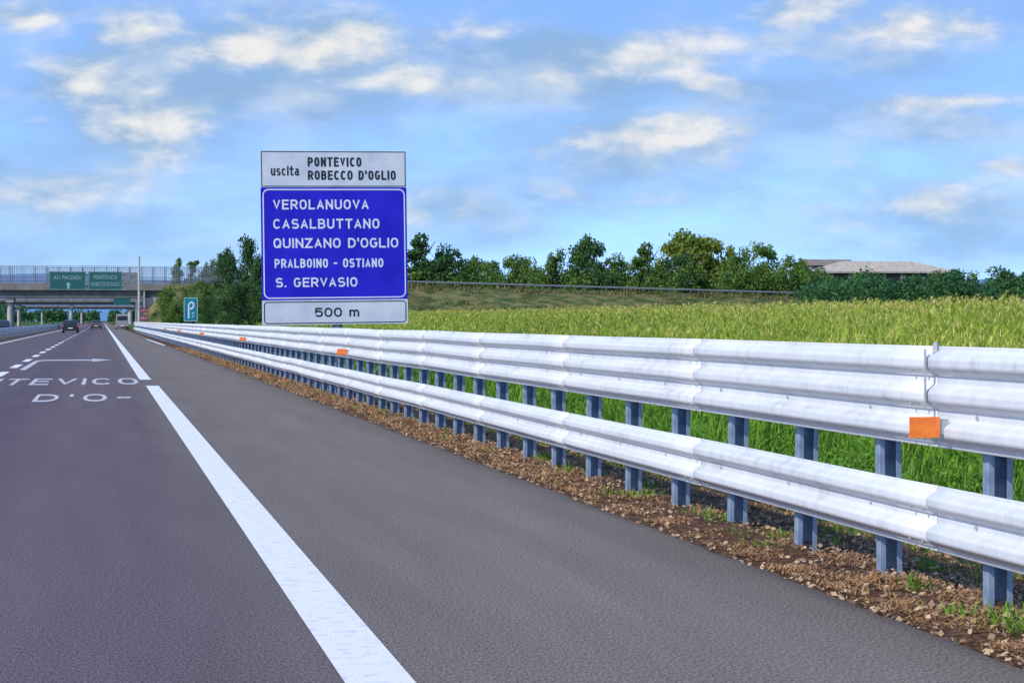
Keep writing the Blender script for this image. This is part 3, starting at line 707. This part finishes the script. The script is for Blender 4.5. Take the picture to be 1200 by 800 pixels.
# ------------------------------------------------------------ gantry
GX,GY=at(163,250)
g=empty('gantry_sign',(GX,GY,0),'green overhead motorway sign on a cantilever steel mast','road sign')
def gx(p): return xaty(p,GY)-GX
def gz_(p): return zat(p,249)
mb=MB(); mb.tube((0,0,-.2),(0,0,zat(300,250)),.20,.12,12); mb.box(-.3,.3,-.3,.3,-.1,.15)
obj('mast',mb.mesh('mast',False),[M_PIER],parent=g)
mb=MB()
for z in (gz_(322),gz_(336)): mb.box(gx(55),-.13,.15,.3,z-.09,z+.09)
n=9
for i in range(n):
    x0=gx(55)+(i)*(-.2-gx(55))/n; x1=gx(55)+(i+1)*(-.2-gx(55))/n
    za,zb=(gz_(322),gz_(336)) if i%2 else (gz_(336),gz_(322)); mb.tube((x0,.22,za),(x1,.22,zb),.05,.05,6)
mb.box(gx(144),gx(161),.05,.155,gz_(332),gz_(319))
obj('truss_arm',mb.mesh('arm'),[M_STEEL],parent=g)
def gpanel(a,b,lines):
    pnl=plate('sign_panel',gx(a),gx(b),gz_(340),gz_(318),.1,0,.05,M_SG,g)
    ring('panel_border',gx(a)+.06,gx(b)-.06,gz_(340)+.06,gz_(318)-.06,.08,.04,-.005,M_TG,pnl)
    for body,u0,u1,p0,p1 in lines:
        a_,b_,c_,d_=gx(u0),gx(u1),gz_(p1),gz_(p0)
        obj('lettering',text_mesh(body,lambda u,w:(a_+u*(b_-a_),-.008,c_+w*(d_-c_)),.0,1.1),[M_TG],parent=pnl)
    return pnl
p1=gpanel(57.5,101,[('A21 PIACENZA',63,95,323,327.5)])
mb=MB(); xc=gx(80); zc=gz_(334); mb.v=[(xc-.12,-.008,zc-.45),(xc+.12,-.008,zc-.45),(xc+.12,-.008,zc),(xc+.3,-.008,zc),(xc,-.008,zc+.35),(xc-.3,-.008,zc),(xc-.12,-.008,zc)]; mb.f=[(0,1,2,6),(2,3,4,5,6)]; obj('arrow_symbol',mb.mesh('arrow'),[M_TG],parent=p1)
gpanel(103.5,143.5,[('PONTEVICO',110,137,322.5,327),("ROBECCO D'OGLIO",107,140,330.5,335)])
FX,FY=at(160,520)
g2=empty('gantry_sign',(FX,FY,0),'small distant green overhead sign on steel mast','road sign')
mb=MB(); mb.tube((0,0,-.2),(0,0,zat(346,520)),.25,.2,8); obj('mast',mb.mesh('m'),[M_STEEL],parent=g2)
x0=xaty(133,FY)-FX;x1=xaty(153,FY)-FX
plate('sign_panel',x0,x1,zat(357,520),zat(348.5,520),.1,0,.05,M_SG,g2)
mb=MB(); mb.box(x0,-.2,.08,.25,zat(351,520),zat(350,520)); obj('arm',mb.mesh('a'),[M_STEEL],parent=g2)
RX,RY=at(168.5,240)
r_=empty('warning_sign',(RX,RY,0),'small red roadside panels with pale bars on a post','road sign')
mb=MB(); mb.box(-.05,.05,.03,.1,-.1,zat(359,240)); obj('post',mb.mesh('p'),[M_STEEL],parent=r_)
for z0,z1 in ((zat(366.5,240),zat(361,240)),(zat(376,240),zat(369,240))):
    pn=plate('sign_panel',-.5,.5,z0,z1,.05,0,.025,M_RED,r_)
    for i in range(3):
        mb=MB(); x=-.34+i*.26; mb.poly([(x,-.004,z0+.2),(x+.10,-.004,z0+.2),(x+.14,-.004,z1-.2),(x+.04,-.004,z1-.2)])
        obj('stripe',mb.mesh('s'),[M_TG],parent=pn)
EX,EY=at(223.5,135)
t_=empty('lane_sign',(EX,EY,0),'teal rectangular sign with white hooked arrow on post','road sign')
gzz=float(terrain(EX,EY)); mb=MB(); mb.tube((0,.1,gzz-.2),(0,.1,zat(350,135)),.05,.05,8); obj('post',mb.mesh('p'),[M_STEEL],parent=t_)
zb,zt=zat(376.5,135),zat(348.5,135); hw=.47
pn=plate('sign_panel',-hw,hw,zb,zt,.06,0,.03,M_TEAL,t_)
ring('panel_border',-hw+.02,hw-.02,zb+.02,zt-.02,.05,.025,-.005,M_TW,pn)
mb=MB(); 
path=[(-.14,.12),(-.14,.40),(-.14,.70),(-.14,1.0),(-.06,1.18),(.08,1.22),(.19,1.10),(.19,.94),(.08,.80),(-.06,.76)]
for i,(x,z) in enumerate(path):
    ex,ez=[(.05,0),(.05,0),(.05,0),(.05,-.02),(.03,-.045),(-.01,-.055),(-.05,-.03),(-.05,.03),(-.02,.055),(0,.055)][i]
    mb.v+=[(x-ex,-.007,zb+.08+z-ez),(x+ex,-.007,zb+.08+z+ez)]
    if i: mb.f.append((2*i-2,2*i-1,2*i+1,2*i))
obj('arrow_symbol',mb.mesh('a'),[M_TW],parent=pn)
for i in range(2):
    z=zb+.26+i*.22; mb=MB(); mb.poly([(.04,-.007,z),(.11,-.007,z),(.25,-.007,z+.15),(.18,-.007,z+.15)]); obj('stripe',mb.mesh('s'),[M_TW],parent=pn)

# ------------------------------------------------------------ barn
bxx,byy=at(1025,440); 
barn=empty('farm_barn',(bxx,byy,0),'large low farm barn with tan hipped roof behind hedges','barn'); barn.rotation_euler=(0,0,-.18)
W=168*440/F/2; ze=zat(319.5,440); zr=zat(306,440); D=11
mb=MB(); mb.v=[(-W,-D,ze),(W,-D,ze),(W,D,ze),(-W,D,ze),(-W*.45,0,zr),(W*.5,0,zr)]; mb.f=[(0,1,5,4),(1,2,5),(2,3,4,5),(3,0,4)]
o=obj('roof',mb.mesh('roof'),[M_ROOF],parent=barn); s=o.modifiers.new('s','SOLIDIFY'); s.thickness=.35; s.offset=-1
for x in np.linspace(-W+.8,W-.8,9):
    mb=MB(); mb.box(x-.3,x+.3,-D+.6,-D+1.2,0,ze-.4); obj('column',mb.mesh('column'),[M_WALL],parent=barn)
mb=MB(); mb.box(-W+1,W-1,-D+3,D-.8,0,ze-.4); obj('wall',mb.mesh('wall'),[M_WALL],parent=barn)
b2x,b2y=at(968,470); ba=empty('farm_shed',(b2x,b2y,0),'smaller grey-brown pitched shed beside the barn','barn')
w=6; ze=zat(312,470); zr=zat(304,470)
mb=MB(); mb.v=[(-w,-6,ze),(w,-6,ze),(w,6,ze),(-w,6,ze),(-w,0,zr),(w,0,zr)]; mb.f=[(0,1,5,4),(2,3,4,5),(0,4,3),(1,2,5)]; obj('roof',mb.mesh('r'),[mat('shed_roof',(.16,.12,.09),(.24,.18,.14),scale=1)],parent=ba)
mb=MB(); mb.box(-w+.3,w-.3,-5.5,5.5,0,ze-.01); obj('wall',mb.mesh('w'),[M_WALL],parent=ba)

# hills
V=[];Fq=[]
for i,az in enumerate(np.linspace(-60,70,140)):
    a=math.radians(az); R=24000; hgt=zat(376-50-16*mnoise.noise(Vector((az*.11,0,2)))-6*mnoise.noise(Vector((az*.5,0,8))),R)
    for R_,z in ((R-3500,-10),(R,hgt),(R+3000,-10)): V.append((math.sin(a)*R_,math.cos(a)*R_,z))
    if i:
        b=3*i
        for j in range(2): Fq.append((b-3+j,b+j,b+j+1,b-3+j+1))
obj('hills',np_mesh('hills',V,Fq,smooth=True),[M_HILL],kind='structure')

# ------------------------------------------------------------ vehicles
M_GLASS=mat('car_glass',(.015,.02,.025),(.03,.035,.04),scale=2,rough=.08)
M_TYRE=mat('tyre',(.015,.015,.015),(.03,.03,.03),scale=20,rough=.8)
M_RIM=mat('rim',(.35,.35,.37),(.5,.5,.5),scale=5,rough=.35,metal=.7)
M_TAIL=mat('tail_light',(.5,.01,.01),(.65,.02,.02),scale=9,rough=.2)
M_PLATE=mat('plate',(.7,.7,.68),(.8,.8,.78),scale=9,rough=.4)
def vehicle(kind,X,Y,paint,label,facing=1):
    if kind=='car': # (y,zlo,zbelt,ztop,wbelt,wroof)
        Ws=.89; st=[(0,.42,.72,.74,.78,.74),(.08,.28,.92,.95,.86,.78),(.35,.26,.98,1.02,.89,.72),(.85,.26,.98,1.42,.89,.62),(1.5,.26,.97,1.48,.89,.62),(2.3,.26,.95,1.45,.89,.62),(2.75,.26,.94,1.30,.89,.66),(3.2,.26,.93,.98,.88,.74),(3.9,.28,.80,.86,.84,.70),(4.25,.34,.62,.66,.72,.62)]
        wy=(.8,3.35); wr=.32
    else:
        Ws=1.0; st=[(0,.45,1.2,2.3,.98,.90),(.06,.36,1.2,2.42,1.0,.92),(1.5,.34,1.2,2.45,1.0,.92),(3.4,.34,1.2,2.42,1.0,.90),(4.0,.34,1.15,1.95,1.0,.84),(4.5,.34,1.10,1.25,.98,.85),(5.1,.36,.9,1.0,.92,.8),(5.3,.45,.7,.75,.82,.7)]
        wy=(1.0,4.3); wr=.36
    e=empty(kind,(X,Y,0),label,kind,rz=0 if facing>0 else math.pi)
    mb=MB(); per=8
    for i,(y,zl,zb,zt,wb,wr_) in enumerate(st):
        ring_=[(-wb*.9,zl),(-wb,zl+.2),(-wb,zb),(-wr_,zt),(wr_,zt),(wb,zb),(wb,zl+.2),(wb*.9,zl)]
        mb.v+=[(x,y,z) for x,z in ring_]
        if i:
            b=i*per
            for j in range(per): mb.f.append((b-per+j,b-per+(j+1)%per,b+(j+1)%per,b+j))
    mb.f.append(tuple(range(per))[::-1]); mb.f.append(tuple(range(len(mb.v)-per,len(mb.v))))
    body=obj('body',mb.mesh('body',False),[paint],parent=e); bv=body.modifiers.new('b','BEVEL'); bv.width=.03; bv.segments=2
    if kind=='car':
        wins=[[(-.72,.37,1.05),(.72,.37,1.05),(.58,.80,1.385),(-.58,.80,1.385)],[(.70,2.80,1.26),(-.70,2.80,1.26),(-.74,3.17,1.02),(.74,3.17,1.02)]]
        for s in (-1,1): wins.append([(s*.885,.95,1.02),(s*.885,2.8,1.0),(s*.675,2.5,1.36),(s*.66,1.0,1.40)])
    else:
        wins=[[(-.80,-.02,1.45),(.80,-.02,1.45),(.78,-.02,2.1),(-.78,-.02,2.1)],[(.82,4.05,1.92),(-.82,4.05,1.92),(-.86,4.5,1.3),(.86,4.5,1.3)]]
    for wq in wins: mb=MB(); mb.poly(wq); obj('window',mb.mesh('window'),[M_GLASS],parent=e,loc=(0,-.012,.012))
    for s in (-1,1):
        mb=MB(); z=.80 if kind=='car' else 1.0; x=s*(Ws-.12); mb.box(x-.09,x+.09,-.012,.10,z-.09,z+.11)
        obj('tail_light',mb.mesh('tl'),[M_TAIL],parent=e)
        for y in wy:
            mb=MB(); mb.tube((s*(Ws-.2),y,wr),(s*Ws,y,wr),wr,wr,20); t=obj('wheel',mb.mesh('tyre'),[M_TYRE],parent=e)
            mb=MB(); mb.tube((s*(Ws-.02),y,wr),(s*(Ws+.01),y,wr),wr*.62,wr*.58,14); obj('rim',mb.mesh('rim'),[M_RIM],parent=t)
    mb=MB(); mb.box(-.26,.26,-.015 if kind!='car' else -.01,.02,.50,.61); obj('number_plate',mb.mesh('np'),[M_PLATE],parent=e)
    mb=MB(); mb.box(-Ws*.85,Ws*.85,-.08,.05,.33,.48); obj('bumper',mb.mesh('bu'),[M_TYRE],parent=e)
P_BLK=mat('paint_black',(.012,.014,.018),(.02,.022,.028),scale=3,rough=.25); P_GRY=mat('paint_grey',(.06,.07,.09),(.08,.09,.11),scale=3,rough=.25); P_WHT=mat('paint_white',(.22,.22,.22),(.30,.30,.30),scale=3,rough=.4)
vehicle('car',-3.5,228,P_BLK,'black hatchback driving away in the outer lane')
vehicle('car',-1.0,330,P_GRY,'dark grey car driving away in the inner lane')
vehicle('car',-4.3,300,P_GRY,'dark grey car ahead in the outer lane')
vehicle('van',3.1,325,P_WHT,'pale grey van standing on the hard shoulder near overpass')
vehicle('car',-13.5,290,P_BLK,'dark car on the opposite carriageway',facing=-1)

# ------------------------------------------------------------ light
SE=math.radians(38); SA=math.radians(-118)
sv=Vector((math.sin(SA)*math.cos(SE),math.cos(SA)*math.cos(SE),math.sin(SE)))
sl=bpy.data.lights.new('sun','SUN'); sl.energy=4.3; sl.angle=math.radians(.53); sl.color=(1,.93,.81)
so=bpy.data.objects.new('sun',sl); COL.objects.link(so); so.rotation_euler=sv.to_track_quat('Z','Y').to_euler(); so.location=(-50,-30,60)
w=bpy.data.worlds.new('World'); scene.world=w; w.use_nodes=True; nt=w.node_tree; nt.nodes.clear(); N=nt.nodes.new; L=nt.links.new
def M(op,a,b=None,c=None,clamp=False):
    n=N('ShaderNodeMath'); n.operation=op; n.use_clamp=clamp
    for i,v in enumerate((a,b,c)):
        if v is None: continue
        if isinstance(v,(int,float)): n.inputs[i].default_value=v
        else: L(v,n.inputs[i])
    return n.outputs[0]
out=N('ShaderNodeOutputWorld'); bg=N('ShaderNodeBackground'); L(bg.outputs[0],out.inputs[0]); bg.inputs[1].default_value=.15
tc=N('ShaderNodeTexCoord'); sp=N('ShaderNodeSeparateXYZ'); L(tc.outputs['Generated'],sp.inputs[0])
x,y,z=sp.outputs
cb=N('ShaderNodeCombineXYZ'); L(x,cb.inputs[0]); L(y,cb.inputs[1]); L(M('MULTIPLY_ADD',z,3.2,.17),cb.inputs[2])
sky=N('ShaderNodeTexSky'); sky.sky_type='NISHITA'; sky.sun_disc=False; sky.sun_elevation=SE; sky.sun_rotation=SA % (2*math.pi); sky.air_density=1.0; sky.dust_density=.3; sky.ozone_density=2.0
nv=N('ShaderNodeVectorMath'); nv.operation='NORMALIZE'; L(cb.outputs[0],nv.inputs[0]); L(nv.outputs[0],sky.inputs[0])
az=M('ARCTAN2',x,y); el=M('ARCSINE',z)
U=M('MULTIPLY_ADD',M('SUBTRACT',az,TH),23.4,6.0); Vv=M('MULTIPLY_ADD',el,-23.4,3.76)
pc=N('ShaderNodeCombineXYZ'); L(U,pc.inputs[0]); L(Vv,pc.inputs[1])
def noise(scale,sx,sy,detail,off=(0,0,0),rough=.55,dist=0):
    mp=N('ShaderNodeMapping'); mp.inputs['Scale'].default_value=(sx,sy,1); mp.inputs['Location'].default_value=off; L(pc.outputs[0],mp.inputs[0])
    n=N('ShaderNodeTexNoise'); n.inputs['Scale'].default_value=scale; n.inputs['Detail'].default_value=detail; n.inputs['Roughness'].default_value=rough; n.inputs['Distortion'].default_value=dist
    L(mp.outputs[0],n.inputs['Vector']); return n.outputs['Fac']
def blobmask(blobs):
    acc=None
    for cx_,cy_,rx,ry,am in blobs:
        s=N('ShaderNodeVectorMath'); s.operation='SUBTRACT'; L(pc.outputs[0],s.inputs[0]); s.inputs[1].default_value=(cx_,cy_,0)
        m_=N('ShaderNodeVectorMath'); m_.operation='MULTIPLY'; L(s.outputs[0],m_.inputs[0]); m_.inputs[1].default_value=(1/rx,1/ry,0)
        l_=N('ShaderNodeVectorMath'); l_.operation='LENGTH'; L(m_.outputs[0],l_.inputs[0])
        v=M('MULTIPLY',M('SUBTRACT',1.0,l_.outputs['Value'],clamp=True),am)
        acc=v if acc is None else M('MAXIMUM',acc,v)
    return acc
def ss(v,a,b,hi=1.0):
    mr=N('ShaderNodeMapRange'); mr.interpolation_type='SMOOTHSTEP'; L(v,mr.inputs[0]); mr.inputs[1].default_value=a; mr.inputs[2].default_value=b; mr.inputs[4].default_value=hi; return mr.outputs[0]
def mix(f,a,b):
    m_=N('ShaderNodeMix'); m_.data_type='RGBA'; L(f,m_.inputs[0])
    for i,v in ((6,a),(7,b)):
        if isinstance(v,tuple): m_.inputs[i].default_value=(*v,1)
        else: L(v,m_.inputs[i])
    return m_.outputs[2]
cumb=[(1.5,.45,1.3,.42,.8),(3.4,.58,2.0,.62,1.05),(4.1,.42,1.0,.45,.85),(1.0,1.0,1.1,.6,.75),(1.65,1.5,1.4,.75,.85),(4.7,.95,1.3,.35,.7),
(7.4,1.62,2.0,.40,.9),(5.7,.42,1.6,.42,.55),(7.7,.72,2.2,.55,.75),(8.2,.98,.9,.3,.75),(9.4,.12,1.2,.42,.85),(10.9,.42,2.2,.36,.6),(11.2,1.25,2.2,.24,.75),(10.7,2.4,1.8,.55,.7),(11.7,2.0,1.0,.2,.65),
(.3,.3,1.2,.3,.75),(.5,1.48,.6,.16,.7),(5.1,2.45,1.3,.38,.5),(7.3,2.35,1.8,.24,.55),(.5,2.3,2.2,.65,.5)]
bankb=[(2.6,1.05,4.6,1.6,1.1),(6.8,1.1,4.0,1.2,1.),(1.0,2.3,3.4,1.2,.9),(7.4,1.9,3.0,.9,.85),(10.6,.7,3.0,.8,.8),(10.8,1.5,2.8,.6,.75),(10.7,2.5,3.0,1.0,.85),(5.6,2.5,2.8,.8,.75)]
n1=noise(1.15,.7,1.5,9,off=(1.7,.6,0),rough=.55,dist=.15); n1b=noise(1.15,.7,1.5,9,off=(1.79,.76,0),rough=.55,dist=.15)
n3=noise(.8,.6,1.6,8,off=(5,2,0),rough=.58,dist=.3)
bank=ss(M('ADD',M('MULTIPLY',blobmask(bankb),.5),n3),.46,.96)
cum=ss(M('ADD',M('MULTIPLY',blobmask(cumb),.58),n1),.56,1.0)
shade=M('MULTIPLY_ADD',M('SUBTRACT',n1,n1b),3.6,M('MULTIPLY_ADD',cum,.75,.0),clamp=True)
n2=noise(.55,.45,1.5,7,off=(3,1,0),rough=.55,dist=.4)
hs=N('ShaderNodeHueSaturation'); hs.inputs['Saturation'].default_value=1.12; hs.inputs['Value'].default_value=2.75; hs.inputs['Hue'].default_value=.507; L(sky.outputs[0],hs.inputs['Color'])
c=mix(ss(n2,.40,.76,.5),hs.outputs[0],(1.6,2.9,4.9))
bshade=ss(n1,.38,.70)
c=mix(M('MULTIPLY',bank,.80),c,mix(bshade,(1.9,3.0,4.5),(3.9,4.6,5.3)))
c=mix(M('MULTIPLY',cum,.92),c,mix(shade,(2.5,3.5,4.7),(6.0,5.9,5.75)))
hz=M('POWER',M('SUBTRACT',1.0,M('MULTIPLY',M('ABSOLUTE',el),9.5),clamp=True),1.5)
c=mix(M('MULTIPLY',hz,.65),c,(1.95,3.4,5.2))
L(c,bg.inputs[0])

# ------------------------------------------------------------ camera
cd=bpy.data.cameras.new('camera'); cam=bpy.data.objects.new('camera',cd); COL.objects.link(cam)
cam.location=(0,0,H); cam.rotation_euler=(math.pi/2,0,-TH); cd.sensor_width=36; cd.sensor_fit='HORIZONTAL'; cd.lens=F/1200*36; cd.shift_y=-24/1200; cd.clip_start=.1; cd.clip_end=80000
scene.camera=cam
